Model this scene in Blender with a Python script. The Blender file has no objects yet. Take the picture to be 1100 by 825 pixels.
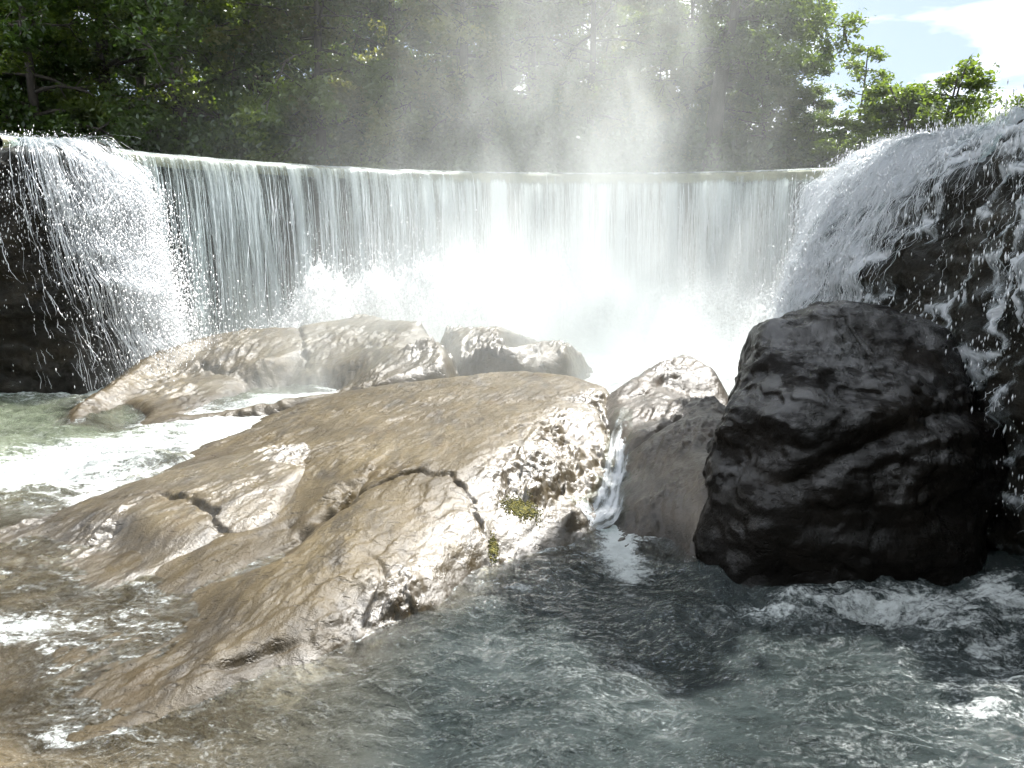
import bpy, bmesh, math, random
import numpy as np
from mathutils import Vector, Matrix, noise as mnoise

random.seed(7); RNG = np.random.default_rng(11)
scene = bpy.context.scene
COL = scene.collection
R = math.radians

# ------------------------------------------------------------------ camera
F = 863.0; W, H = 1100, 825
CAMZ = 3.0
PITCH = math.atan((412.5-256.0)/F)
cam_d = bpy.data.cameras.new('camera'); cam = bpy.data.objects.new('camera', cam_d); COL.objects.link(cam)
cam.location = (0, 0, CAMZ); cam.rotation_euler = (math.pi/2-PITCH, 0, 0)
cam_d.sensor_width = 36; cam_d.lens = 36*F/W; cam_d.clip_end = 2000; cam_d.clip_start = 0.05
scene.camera = cam
CP, SP = math.cos(PITCH), math.sin(PITCH)
def ray(px, py):
    u = (np.asarray(px, float)-W/2)/F; v = (H/2-np.asarray(py, float))/F
    return np.stack([u, CP+v*SP, -SP+v*CP], -1)
def at_z(px, py, z):
    d = ray(px, py); t = (np.asarray(z, float)-CAMZ)/d[..., 2]
    return d[..., 0]*t, d[..., 1]*t
def at_y(px, py, Y):
    d = ray(px, py); t = Y/d[..., 1]
    return d[..., 0]*t, CAMZ+d[..., 2]*t
def zray(px, py, Y): return float(at_y(px, py, Y)[1])

# ------------------------------------------------------------------ numpy noise
_P = RNG.permutation(512).astype(np.int64)
_P = np.concatenate([_P, _P, _P])
_G = RNG.normal(size=(512, 3)); _G /= np.linalg.norm(_G, axis=1)[:, None]
def perlin(x, y, z):
    x, y, z = np.broadcast_arrays(np.asarray(x, float), np.asarray(y, float), np.asarray(z, float))
    xi = np.floor(x).astype(np.int64); yi = np.floor(y).astype(np.int64); zi = np.floor(z).astype(np.int64)
    xf, yf, zf = x-xi, y-yi, z-zi
    u = xf*xf*xf*(xf*(xf*6-15)+10); v = yf*yf*yf*(yf*(yf*6-15)+10); w = zf*zf*zf*(zf*(zf*6-15)+10)
    xi &= 511; yi &= 511; zi &= 511
    def g(a, b, c):
        h = _P[_P[_P[(xi+a) & 511]+((yi+b) & 511)]+((zi+c) & 511)]
        gr = _G[h]
        return gr[..., 0]*(xf-a)+gr[..., 1]*(yf-b)+gr[..., 2]*(zf-c)
    l = lambda a, b, t: a+(b-a)*t
    return 1.6*l(l(l(g(0,0,0), g(1,0,0), u), l(g(0,1,0), g(1,1,0), u), v),
                 l(l(g(0,0,1), g(1,0,1), u), l(g(0,1,1), g(1,1,1), u), v), w)
def fbm(x, y, z, o=4, gain=.5, lac=2.03):
    s = 0; a = 1
    for i in range(o):
        s = s+a*perlin(x, y, z); x = x*lac+3.1; y = y*lac+7.7; z = z*lac+1.3; a *= gain
    return s
def ridged(x, y, z, o=4, gain=.5, lac=2.07):
    s = 0; a = 1; n = 0
    for i in range(o):
        s = s+a*(1-np.abs(perlin(x, y, z))*1.6); n += a
        x = x*lac+5.1; y = y*lac+2.7; z = z*lac+9.3; a *= gain
    return s/n
def sstep(a, b, x):
    t = np.clip((x-a)/(b-a), 0, 1); return t*t*(3-2*t)
def gauss(x, m, s): return np.exp(-((x-m)/s)**2)

# ------------------------------------------------------------------ mesh helpers
def mesh_np(name, verts, faces, mat, smooth=True, attrs=None, parent=None):
    """faces: (n,3) or (n,4) int array"""
    verts = np.asarray(verts, np.float32); faces = np.asarray(faces, np.int32)
    me = bpy.data.meshes.new(name)
    me.vertices.add(len(verts)); me.vertices.foreach_set('co', verts.ravel())
    k = faces.shape[1]
    me.loops.add(faces.size); me.loops.foreach_set('vertex_index', faces.ravel())
    me.polygons.add(len(faces))
    me.polygons.foreach_set('loop_start', np.arange(0, faces.size, k, dtype=np.int32))
    me.update(calc_edges=True)
    me.polygons.foreach_set('use_smooth', np.full(len(faces), smooth))
    for n, a in (attrs or {}).items():
        a = np.asarray(a, np.float32)
        if a.ndim == 1:
            t = me.attributes.new(n, 'FLOAT', 'POINT'); t.data.foreach_set('value', a)
        else:
            t = me.attributes.new(n, 'FLOAT_VECTOR', 'POINT'); t.data.foreach_set('vector', a.ravel())
    me.validate()
    me.materials.append(mat)
    o = bpy.data.objects.new(name, me); COL.objects.link(o)
    if parent: o.parent = parent
    return o
def grid_faces(nr, nc):
    i = np.arange(nr*nc).reshape(nr, nc)
    return np.stack([i[:-1, :-1], i[:-1, 1:], i[1:, 1:], i[1:, :-1]], -1).reshape(-1, 4)
def tag(o, label=None, cat=None, group=None, kind=None):
    if label: o['label'] = label
    if cat: o['category'] = cat
    if group: o['group'] = group
    if kind: o['kind'] = kind
    return o
def empty(name, loc):
    o = bpy.data.objects.new(name, None); COL.objects.link(o); o.location = loc; o.empty_display_size = .3
    return o

# ------------------------------------------------------------------ material helpers
class NT:
    def __init__(s, name):
        s.m = bpy.data.materials.new(name); s.m.use_nodes = True
        s.t = s.m.node_tree; s.t.nodes.clear()
        s.out = s.t.nodes.new('ShaderNodeOutputMaterial')
    def n(s, typ, ins=None, **kw):
        nd = s.t.nodes.new('ShaderNode'+typ)
        for k, v in kw.items(): setattr(nd, k, v)
        for k, v in (ins or {}).items(): s.set(nd.inputs[k], v)
        return nd
    def set(s, sock, v):
        if isinstance(v, bpy.types.NodeSocket): s.t.links.new(v, sock)
        elif isinstance(v, bpy.types.Node): s.t.links.new(v.outputs[0], sock)
        else:
            if sock.type == 'RGBA' and hasattr(v, '__len__') and len(v) == 3: v = (*v, 1)
            sock.default_value = v
    def math(s, op, a, b=0.0, c=0.0, clamp=False):
        nd = s.t.nodes.new('ShaderNodeMath'); nd.operation = op; nd.use_clamp = clamp
        s.set(nd.inputs[0], a); s.set(nd.inputs[1], b); s.set(nd.inputs[2], c)
        return nd.outputs[0]
    def ramp(s, fac, stops, interp='LINEAR'):
        nd = s.t.nodes.new('ShaderNodeValToRGB'); s.set(nd.inputs[0], fac)
        nd.color_ramp.interpolation = interp
        el = nd.color_ramp.elements
        while len(el) < len(stops): el.new(.5)
        for e, (p, c) in zip(el, stops):
            e.position = p; e.color = c if len(c) == 4 else (*c, 1)
        return nd.outputs[0]
    def mixc(s, fac, a, b, mode='MIX'):
        nd = s.t.nodes.new('ShaderNodeMix'); nd.data_type = 'RGBA'; nd.blend_type = mode
        s.set(nd.inputs[0], fac); s.set(nd.inputs[6], a); s.set(nd.inputs[7], b)
        return nd.outputs[2]
    def noise(s, vec, scale, detail=4, rough=.55, dist=0):
        nd = s.n('TexNoise', {'Scale': scale, 'Detail': detail, 'Roughness': rough, 'Distortion': dist})
        if vec is not None: s.set(nd.inputs['Vector'], vec)
        return nd.outputs[0]
    def mapping(s, vec, scale=(1,1,1), rot=(0,0,0), loc=(0,0,0)):
        nd = s.n('Mapping', {'Vector': vec, 'Scale': scale, 'Rotation': rot, 'Location': loc}); return nd.outputs[0]
    def attr(s, name, what='Fac'):
        nd = s.n('Attribute', attribute_name=name); return nd.outputs[what]
    def mixs(s, fac, a, b):
        nd = s.t.nodes.new('ShaderNodeMixShader'); s.set(nd.inputs[0], fac); s.set(nd.inputs[1], a); s.set(nd.inputs[2], b)
        return nd.outputs[0]
    def surf(s, sh): s.set(s.out.inputs['Surface'], sh); return s.m
    def world(s): return s.n('NewGeometry').outputs['Position']

def rock_mat(name, c_lo, c_mid, c_hi, rough=(.32, .6), bump=1.0, spec=.5, strike=R(-31), pits=.6, stain=(.05,.045,.035), wet=None, film=0.0):
    t = NT(name); P = t.world()
    v = t.mapping(P, rot=(0, 0, strike), scale=(1, .22, 1))          # grain drawn out along the strike of the beds
    v2 = t.mapping(P, scale=(1, 1, 2.2))
    big = t.noise(v2, .9, 5, .6)
    grain = t.noise(v, 9, 6, .65, .3)
    fine = t.noise(P, 34, 5, .65)
    col = t.ramp(big, [(.25, c_lo), (.5, c_mid), (.75, c_hi)])
    col = t.mixc(t.math('MULTIPLY', t.ramp(grain, [(.35, (1,1,1)), (.6, (0,0,0))]), .5), col, c_lo)
    pit = t.noise(t.mapping(P, rot=(0,0,R(8)), scale=(.45, 1.3, 1)), 15, 3, .5)
    pitm = t.ramp(pit, [(.28, (1,1,1)), (.4, (0,0,0))])
    st = t.ramp(t.noise(t.mapping(P, rot=(0, 0, strike), scale=(1.5, .4, 2)), 2.3, 7, .72), [(.50, (0,0,0)), (.66, (1,1,1))])
    col = t.mixc(t.math('MULTIPLY', st, pits), col, (*stain, 1))
    col = t.mixc(t.math('MULTIPLY', pitm, pits*.7), col, (*stain, 1))
    # mossy / rusty tints where the water keeps it wet
    gr = t.ramp(t.noise(P, 1.7, 4, .6), [(.58, (0,0,0)), (.78, (1,1,1))])
    col = t.mixc(t.math('MULTIPLY', gr, .35), col, (c_mid[0]*1.05, c_mid[1]*.82, c_mid[2]*.5, 1))
    rr = t.ramp(t.noise(P, 3.1, 4, .6), [(.3, (rough[0],)*3), (.7, (rough[1],)*3)])
    h = t.math('ADD', t.math('MULTIPLY', grain, .5), t.math('MULTIPLY', fine, .35))
    h = t.math('SUBTRACT', h, t.math('MULTIPLY', pitm, .25))
    h = t.math('ADD', h, t.math('MULTIPLY', t.noise(P, 110, 3, .6), .07))
    b = t.n('Bump', {'Height': h, 'Strength': .75, 'Distance': .035*bump})
    zz = t.n('SeparateXYZ', {'Vector': P}).outputs[2]
    wb = t.n('MapRange', {'Value': t.math('ADD', zz, t.math('MULTIPLY', t.noise(P, 2.5, 4, .6), -.22)), 'From Min': .10, 'From Max': -.02}).outputs[0]
    col = t.mixc(t.math('MULTIPLY', wb, .55), col, t.mixc(1.0, col, (.30,.27,.20,1), 'MULTIPLY'))
    sp_ = spec
    if wet:                                    # splashed flanks are wetter than the dry top
        wv = t.math('MULTIPLY', t.attr('wet'), t.n('MapRange', {'Value': t.noise(P, 1.3, 4, .6), 'From Min': .35, 'From Max': .6, 'To Min': .35, 'To Max': 1.0}).outputs[0], clamp=True)
        sp_ = t.math('ADD', spec, t.math('MULTIPLY', wv, wet))
        rr = t.math('SUBTRACT', rr, t.math('MULTIPLY', wv, .16))
    if film:                                   # a film of water lies on the upward faces in patches
        nz = t.n('SeparateXYZ', {'Vector': t.n('NewGeometry').outputs['Normal']}).outputs[2]
        fv = t.math('MULTIPLY', t.n('MapRange', {'Value': nz, 'From Min': .25, 'From Max': .8}).outputs[0], t.n('MapRange', {'Value': t.noise(v2, 1.4, 5, .65), 'From Min': .44, 'From Max': .58}).outputs[0])
        sp_ = t.math('ADD', spec, t.math('MULTIPLY', fv, film)); rr = t.math('SUBTRACT', rr, t.math('MULTIPLY', fv, .12))
    p = t.n('BsdfPrincipled', {'Base Color': col, 'Roughness': rr, 'Normal': b, 'Specular IOR Level': sp_})
    return t.surf(p)

M = {}
M['tan'] = rock_mat('wet_tan_rock', (.036,.026,.011), (.078,.058,.027), (.128,.099,.050), rough=(.38,.6), bump=1.1, spec=.20, wet=1.0, pits=.85, stain=(.028,.022,.014))
M['grey'] = rock_mat('wet_grey_rock', (.03,.025,.019), (.062,.05,.037), (.11,.09,.065), rough=(.3,.5), spec=.3, wet=.6, pits=.8, stain=(.02,.017,.012))
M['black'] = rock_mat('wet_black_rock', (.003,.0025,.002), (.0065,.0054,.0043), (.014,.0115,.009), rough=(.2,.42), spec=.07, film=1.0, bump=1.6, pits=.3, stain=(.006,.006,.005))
M['cliff'] = rock_mat('wet_brown_cliff', (.008,.0065,.005), (.020,.0155,.011), (.045,.034,.022), spec=.15, film=.3, rough=(.3,.6), bump=2.0, pits=.4, stain=(.01,.01,.009))

# ------------------------------------------------------------------ height fields from surveyed points
def seg_dist(x, y, pts, signed=False):
    best = np.full(np.shape(x), 1e9); sg = np.zeros(np.shape(x))
    for (ax, ay), (bx, by) in zip(pts[:-1], pts[1:]):
        dx, dy = bx-ax, by-ay; L = dx*dx+dy*dy
        t = np.clip(((x-ax)*dx+(y-ay)*dy)/L, 0, 1)
        dd = np.hypot(x-ax-t*dx, y-ay-t*dy); m = dd < best
        best = np.where(m, dd, best); sg = np.where(m, ((y-ay)*dx-(x-ax)*dy)/math.sqrt(L), sg)
    return (best, -sg) if signed else best

ROCKS = []          # (grid_x, grid_y, Z) for the depth of the water
def rock_field(name, mat, pix, world, res, amp, cracks=(), floor=-.9, hull_grow=.5, strike=R(31), rough_at=None, blur=.11):
    pts = [(*[float(q) for q in at_z(a, b, c)], c) for a, b, c in pix]
    allp = pts+list(world)
    P = np.array(allp)
    x0, y0 = P[:, :2].min(0)-hull_grow; x1, y1 = P[:, :2].max(0)+hull_grow
    gx = np.arange(x0, x1, res); gy = np.arange(y0, y1, res)
    X, Y = np.meshgrid(gx, gy)
    from mathutils.geometry import delaunay_2d_cdt
    vs, _, tris, *_r = delaunay_2d_cdt([Vector((p[0], p[1])) for p in P], [], [], 0, 1e-5)
    ov = _r[0]
    zz_ = np.array([P[o[0], 2] if o else -.5 for o in ov]); vs = np.array([v[:] for v in vs])
    Z = np.full(X.shape, floor)
    for tr in tris:
        if len(tr) != 3: continue
        (ax, ay), (bx, by), (cx_, cy_) = vs[list(tr)]
        i0, i1 = np.searchsorted(gy, [min(ay, by, cy_), max(ay, by, cy_)]); j0, j1 = np.searchsorted(gx, [min(ax, bx, cx_), max(ax, bx, cx_)])
        if i1 <= i0 or j1 <= j0: continue
        xx = X[i0:i1, j0:j1]; yy_ = Y[i0:i1, j0:j1]
        dt = (by-cy_)*(ax-cx_)+(cx_-bx)*(ay-cy_)
        if abs(dt) < 1e-12: continue
        l1 = ((by-cy_)*(xx-cx_)+(cx_-bx)*(yy_-cy_))/dt; l2 = ((cy_-ay)*(xx-cx_)+(ax-cx_)*(yy_-cy_))/dt; l3 = 1-l1-l2
        m = (l1 >= -1e-6) & (l2 >= -1e-6) & (l3 >= -1e-6)
        zt = l1*zz_[tr[0]]+l2*zz_[tr[1]]+l3*zz_[tr[2]]
        Z[i0:i1, j0:j1] = np.where(m, zt, Z[i0:i1, j0:j1])
    sg = blur/res; kk = np.exp(-.5*(np.arange(-int(3*sg), int(3*sg)+1)/sg)**2); kk /= kk.sum()
    pad = len(kk)//2
    Zp = np.pad(Z, pad, mode='edge')
    Zp = np.apply_along_axis(lambda r: np.convolve(r, kk, 'valid'), 0, Zp)
    Z = np.apply_along_axis(lambda r: np.convolve(r, kk, 'valid'), 1, Zp)
    # fade to the river bed outside the convex hull of the survey
    bm = bmesh.new()
    for p in P: bm.verts.new((p[0], p[1], 0))
    from mathutils.geometry import convex_hull_2d
    idx = convex_hull_2d([Vector((p[0], p[1])) for p in P])
    hp = P[idx][:, :2]; bm.free()
    ar = .5*np.sum(hp[:, 0]*np.roll(hp[:, 1], -1)-np.roll(hp[:, 0], -1)*hp[:, 1])
    if ar < 0: hp = hp[::-1]
    out = np.full(X.shape, -1e9)
    for a, b in zip(hp, np.roll(hp, -1, 0)):
        e = b-a; e = e/np.linalg.norm(e)
        out = np.maximum(out, (X-a[0])*e[1]-(Y-a[1])*e[0])
    Z = np.minimum(Z, 2.6)
    k = sstep(0, hull_grow, out)
    Z = Z*(1-k)+(floor-.1)*k
    # bedding: ledges along the strike, blocky breaks, small roughness
    cs, sn = math.cos(strike), math.sin(strike)
    A = X*sn+Y*cs; B = X*cs-Y*sn          # A along the strike, B across it
    rough = 1.0 if rough_at is None else rough_at(X, Y, Z)
    n1 = fbm(A*.5, B*1.3, Z*.6, 4)
    n2 = ridged(A*1.0+9, B*2.6, Z*1.5, 4)
    n3 = fbm(A*4, B*11, Z*7+4, 4)
    # broken blocks: plateaus of a noise with sharp steps between them, only where the bed is torn
    q = fbm(A*2.2+3, B*5.0, Z*3.0, 4)*2.4
    blk = np.floor(q)+sstep(.72, 1., q-np.floor(q))
    torn = sstep(-.15, .45, fbm(X*.9+11, Y*.9, 2.2, 3))*rough
    chip = np.clip(ridged(A*3.1+5, B*8, Z*5, 3)-.70, 0, 1)
    lay = B*5.5+1.3*fbm(A*.6, B*.6, 3.3+0*A, 4)+Z*4
    lay = sstep(.0, .16, lay-np.floor(lay))*(1-(lay-np.floor(lay)))          # edges of thin beds running along the strike
    Z = Z-amp*1.0*chip*torn+amp*.75*lay*(.06+.9*torn)
    Z = Z+amp*(.38*n1+.34*(n2-.62)*(.3+.7*rough)+.10*n3*(.3+rough)+.42*blk*torn)
    gz = Z.copy()
    def on_surf(px, py):
        z = .6
        for _ in range(12):
            x, y = at_z(px, py, z)
            i = int(np.clip((y-gy[0])/res, 0, len(gy)-1)); j = int(np.clip((x-gx[0])/res, 0, len(gx)-1))
            z = .5*z+.5*gz[i, j]
        return float(x), float(y)
    for pl, wd, dp in cracks:
        q = [on_surf(a, b) for a, b in pl]
        wob = .06*perlin(X*5, Y*5, 1.7)+.03*perlin(X*14, Y*14, 4.1)
        d, sd_ = seg_dist(X+wob, Y+wob*.7, q, True)
        ends = np.clip(np.minimum(np.hypot(X-q[0][0], Y-q[0][1]), np.hypot(X-q[-1][0], Y-q[-1][1]))/.25, .15, 1)
        Z = Z-dp*ends*np.exp(-(d/wd)**2)*(.6+.7*np.clip(perlin(X*5, Y*5, 9.), -.8, .8))-.45*dp*ends*np.exp(-d/.35)*sstep(-.02, .02, sd_)
    Z = np.maximum(Z, floor)
    V = np.stack([X, Y, Z], -1).reshape(-1, 3)
    fc = grid_faces(len(gy), len(gx))
    keep = (Z.reshape(-1)[fc].max(1) > floor+.001)
    fc = fc[keep]
    used, inv = np.unique(fc, return_inverse=True)
    V = V[used]; fc = inv.reshape(-1, 4)
    o = mesh_np(name, V, fc, mat, attrs={'wet': np.clip(np.broadcast_to(rough, X.shape).reshape(-1)[used], 0, 1.2)})
    ROCKS.append((gx, gy, Z))
    return o, on_surf
def ground_at(x, y):
    z = np.full(np.shape(x), -1.0)
    for gx, gy, Z in ROCKS:
        i = (y-gy[0])/(gy[1]-gy[0]); j = (x-gx[0])/(gx[1]-gx[0])
        ok = (i >= 0) & (i < len(gy)-1) & (j >= 0) & (j < len(gx)-1)
        ii = np.clip(i, 0, len(gy)-1).astype(int); jj = np.clip(j, 0, len(gx)-1).astype(int)
        z = np.where(ok, np.maximum(z, Z[ii, jj]), z)
    return z

#ROCKS_BEGIN
def back(pts, dist, dz):                 # ground that falls away behind a skyline the camera sees
    o = []
    for px, py, z in pts:
        x, y = at_z(px, py, z); k = 1+dist/float(y); o.append((float(x)*k, float(y)*k, z-dz))
    return o
def sc_(pts, k): return [(a, b, c*k if c > 0 else c) for a, b, c in pts]
# the long tan ledge
skyA = sc_([(350,424,.45),(420,412,.75),(500,403,.95),(560,398,1.05),(620,404,1.08),(652,415,1.0)], .68)
slabA = skyA+sc_([
 (300,455,.40),(400,450,.72),(500,440,.95),(600,432,1.08),(645,445,.98),(240,472,.28),(212,480,.20),(180,489,-.06),
 (600,446,1.05),(560,462,1.0),(520,482,.92),(482,504,.84),(430,545,.62),(370,610,.42),(300,670,.24),(220,725,.17),(150,770,.05),(90,800,.03),
 (657,500,.45),(658,560,.05),(610,560,.22),(600,606,-.12),(580,510,.66),(562,530,.52),(545,575,.22),(525,602,.05),(512,630,-.10),(505,560,.50),
 (472,602,.30),(482,668,-.12),(425,640,.22),(402,695,-.08),(345,690,.10),(335,715,.02),(305,742,-.08),(235,772,-.08),(160,815,-.10),
 (385,520,.72),(365,530,.55),(335,565,.50),(312,592,.38),(262,640,.18),(225,668,.0),(170,705,-.03),(95,765,.02),(40,800,.01),
 (320,520,.40),(300,600,.02),(340,490,.58),(270,500,.25),(430,500,.80),(380,560,.62)], .68)
wA = back(skyA, 1.2, .45)+back(skyA, 2.4, 1.0)+[(*[float(q) for q in at_z(a, b, -.6)], -.6) for a, b in [(720,560),(700,640),(560,700),(430,780),(120,500)]]+[(*[float(q) for q in at_z(a, b, c)], c) for a, b, c in [(60,700,-.02),(10,770,-.02),(150,655,-.03),(200,640,-.02),(130,720,.0),(-60,720,-.2),(-60,840,-.3),(60,880,-.3),(250,850,-.3),(0,690,-.06)]]
ledge, onA = rock_field('rock_ledge', M['tan'], slabA, wA, .016, .085, blur=.07,
  cracks=[([(375,522),(420,508),(450,501),(485,508),(505,530),(515,560),(527,590)], .022, .08),
          ([(215,722),(260,705),(300,690),(335,686)], .03, .08), ([(180,730),(215,722)], .05, .06), ([(300,566),(318,558)], .05, .13), ([(640,470),(655,500),(660,535)], .05, .12), ([(530,470),(560,455),(600,452)], .03, .05),
          ([(560,545),(590,530),(625,500),(655,478)], .05, .10), ([(395,585),(410,615),(425,650)], .022, .05),
          ([(335,560),(365,532),(388,510)], .13, .24), ([(640,425),(650,450),(657,475)], .04, .10)],
  rough_at=lambda x, y, z: .25+1.1*sstep(.0, .7, (x+1.0)-(y-7.4)*.40))
tag(ledge, 'long tan ledge across the middle with a dark crack and glaring right flank', 'rock', 'rocks below the weir')
# lower-left hump
slabB = sc_([(200,503,.36),(280,482,.52),(320,477,.60),(345,492,.52),(362,500,.34),(310,560,.22),(275,582,.12),(238,578,.12),(228,556,.36),
 (180,605,.06),(130,632,.02),(150,530,.33),(100,545,.22),(50,560,.10),(10,574,.04),(190,488,.12),(130,523,.05),(60,548,-.02),(0,568,-.05),
 (150,556,.30),(110,560,.20),(120,584,-.02),(60,586,-.03),(200,560,.33),(205,590,.12),(255,540,.42),(300,520,.50),(60,640,.00),(0,650,-.02),(100,668,-.14),(0,680,-.15),(200,640,-.10),(-60,600,-.05),(-60,660,-.1)], .72)
wB = back(sc_([(200,488,.3),(280,476,.4),(330,474,.45)], .72), .5, .3)+[(*[float(q) for q in at_z(a, b, -.6)], -.6) for a, b in [(60,530),(-60,560),(60,720),(-80,720),(240,680)]]
hump, onB = rock_field('rock_hump', M['tan'], slabB, wB, .016, .06,
  cracks=[([(165,530),(200,532),(222,545),(232,562),(258,579)], .028, .09), ([(95,572),(130,562),(150,553)], .06, .10)], hull_grow=.4)
tag(hump, 'low tan rock hump at the left edge with a pale wet nose, half awash', 'rock', 'rocks below the weir')
# rock further back on the left
skyC = sc_([(390,338,1.60),(450,346,1.55),(300,351,1.40),(262,352,1.30),(205,364,1.10),(478,365,1.35)], .78)
slabC = skyC+sc_([(160,385,.82),(120,410,.60),(85,436,.36),(217,381,.66),(174,404,.38),(134,427,.22),(99,450,.06),(486,392,.9),
 (340,398,.52),(440,404,.72),(260,398,.54),(230,428,.22),(300,420,.02),(280,430,-.1),(320,430,-.12),(160,440,.24),(105,456,.06),(200,448,.16),(60,464,.03),(130,464,.06),
 (240,370,1.05),(270,380,.98),(330,370,1.05),(420,375,1.1),(400,412,.58),(240,446,-.02),(460,400,.76),(352,424,-.05),(420,415,.52)], .78)
wC = back(skyC, 1.5, .5)+back(skyC, 3., 1.2)+[(*[float(q) for q in at_z(a, b, -.5)], -.5) for a, b in [(70,436),(105,408),(150,380),(195,355),(40,470),(140,485),(280,460),(520,400),(520,370)]]
rc, onC = rock_field('rock_ledge', M['tan'], slabC, wC, .026, .12,
  cracks=[([(195,405),(215,388),(235,395),(255,402)], .06, .15), ([(275,352),(300,360),(330,380)], .05, .09)], floor=-.6, hull_grow=.3,
  rough_at=lambda x, y, z: .5+.9*sstep(-2.6, -1.2, x))
tag(rc, 'tan sloping rock further back, its left face dark above the green pool', 'rock', 'rocks below the weir')
# misty rock
skyD = sc_([(480,352,1.3),(540,352,1.35),(590,360,1.2),(614,378,.9)], .8)
slabD = skyD+sc_([(490,392,.6),(560,396,.6),(600,396,.5),(640,395,.2),(540,372,1.1)], .8)
wD = back(skyD, 1.5, .4)+back(skyD, 3., 1.1)+[(*[float(q) for q in at_z(a, b, -.3)], -.3) for a, b in [(450,400),(660,400),(560,420)]]
rd, onD = rock_field('rock_ledge', M['tan'], slabD, wD, .03, .13, floor=-.6)
tag(rd, 'flat rock whitened by mist at the foot of the white foam', 'rock', 'rocks below the weir')
# rocks right of the chute
skyE = sc_([(735,376,1.38),(712,385,1.28),(757,388,1.25),(690,400,1.18),(655,422,.95),(775,400,1.1)], .8)
slabE = skyE+sc_([(652,440,.85),(672,470,.70),(720,428,1.0),(762,425,1.1),
 (665,520,.36),(680,560,.12),(690,594,-.04),(645,604,-.12),(702,500,.56),(742,478,.85),(722,550,.34),(755,592,.10),(750,445,1.1),(700,450,.85),(640,470,.3),(650,520,.0),(790,500,.9),(790,590,.2)], .8)
wE = back(skyE, 1.5, .6)+back(skyE, 3., 1.3)+[(*[float(q) for q in at_z(a, b, -.6)], -.6) for a, b in [(590,480),(600,640),(700,640),(820,640)]]+[(3.6,9.4,.3),(3.4,12,.3)]
re_, onE = rock_field('rock_ledge', M['grey'], slabE, wE, .018, .11,
  cracks=[([(660,432),(690,420),(715,405),(740,400)], .06, .06), ([(665,500),(690,470),(740,440)], .05, .12)], floor=-.8, rough_at=lambda x, y, z: .45)
tag(re_, 'grey brown rock left of the black boulder, its lower half in shade', 'rock', 'rocks below the weir')
#ROCKS_END

# boulder: soft intersection of planes, then broken up
def hull_rock(name, mat, pts, sub=7, soft=14, amp=.1, seed=0., squash=1.0):
    bm = bmesh.new()
    for p in pts: bm.verts.new(p)
    bmesh.ops.convex_hull(bm, input=bm.verts)
    bm.normal_update()
    c = Vector(np.mean(np.array(pts), 0))
    N = np.array([f.normal[:] for f in bm.faces]); D = np.array([(f.verts[0].co-c).dot(f.normal) for f in bm.faces])
    bm.free()
    bm = bmesh.new(); bmesh.ops.create_icosphere(bm, subdivisions=sub, radius=1)
    V = np.array([v.co[:] for v in bm.verts]); Fc = np.array([[v.index for v in f.verts] for f in bm.faces]); bm.free()
    q = np.maximum((V@N.T)/D, 1e-3)
    r = 1/np.power((q**soft).sum(1), 1/soft)
    X = V*r[:, None]+np.array(c)
    a, b, cc = X.T
    n = 1.1*fbm(a*.8+seed, b*.8, cc*1.2, 3)+.55*(ridged(a*1.2+seed, b*1.2, cc*2.4, 4)-.6)+.10*fbm(a*8, b*8, cc*10+seed, 3)
    bed = (cc*1.9+.7*fbm(a*.8, b*.8, cc*.6+seed, 4)+.3*a+.3*b) % 1.0
    n = n+.55*(sstep(0, .85, bed)-bed)*np.clip(.6+perlin(a*.9, b*.9, cc*.9+7), 0, 1.2)
    n = n-.9*np.exp(-((cc-(1.05+.22*(a-3)+.12*np.sin(a*2.2)))/.09)**2)*sstep(2.1, 2.7, a)+.9*sstep(.25, -.25, cc-(1.0+.22*(a-3)))-.7*np.exp(-((a-2.75+.35*(cc-.6))/.10)**2)*sstep(1.0, .5, cc)
    blk = fbm(a*1.6, b*1.6, cc*2.2+3, 3)*2.2; n = n+.26*(np.floor(blk)+sstep(.75, 1, blk-np.floor(blk)))
    X = X+V*(amp*n)[:, None]
    return mesh_np(name, X, Fc, mat)
def pz(px, py, Y): x, z = at_y(px, py, Y); return (float(x), Y, float(z))
bp = [pz(790,382,8.3), pz(815,338,8.5), pz(900,318,8.6), pz(970,322,8.6), pz(1025,345,8.4), pz(1052,405,8.1), pz(1083,490,7.8), pz(1055,575,7.4),
      pz(1035,655,6.75), pz(900,665,6.5), pz(800,655,6.7), pz(748,600,7.2), pz(762,500,7.5), pz(778,440,7.7), pz(860,430,7.1), pz(960,440,7.1), pz(1040,500,7.1), pz(820,560,6.8),
      (2.8,9.5,1.9),(3.8,9.7,2.1),(4.7,9.2,1.2),(4.75,8.5,.8),(4.5,7.8,.4),(2.5,9.4,.6),(3.3,10.2,1.0),(4.2,7.2,-.5),(2.05,7.2,-.5),(3.3,9.8,-.5)]
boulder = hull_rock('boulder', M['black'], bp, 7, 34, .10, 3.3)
tag(boulder, 'big black wet boulder at right, in shade before the foaming cascade', 'boulder')

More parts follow.
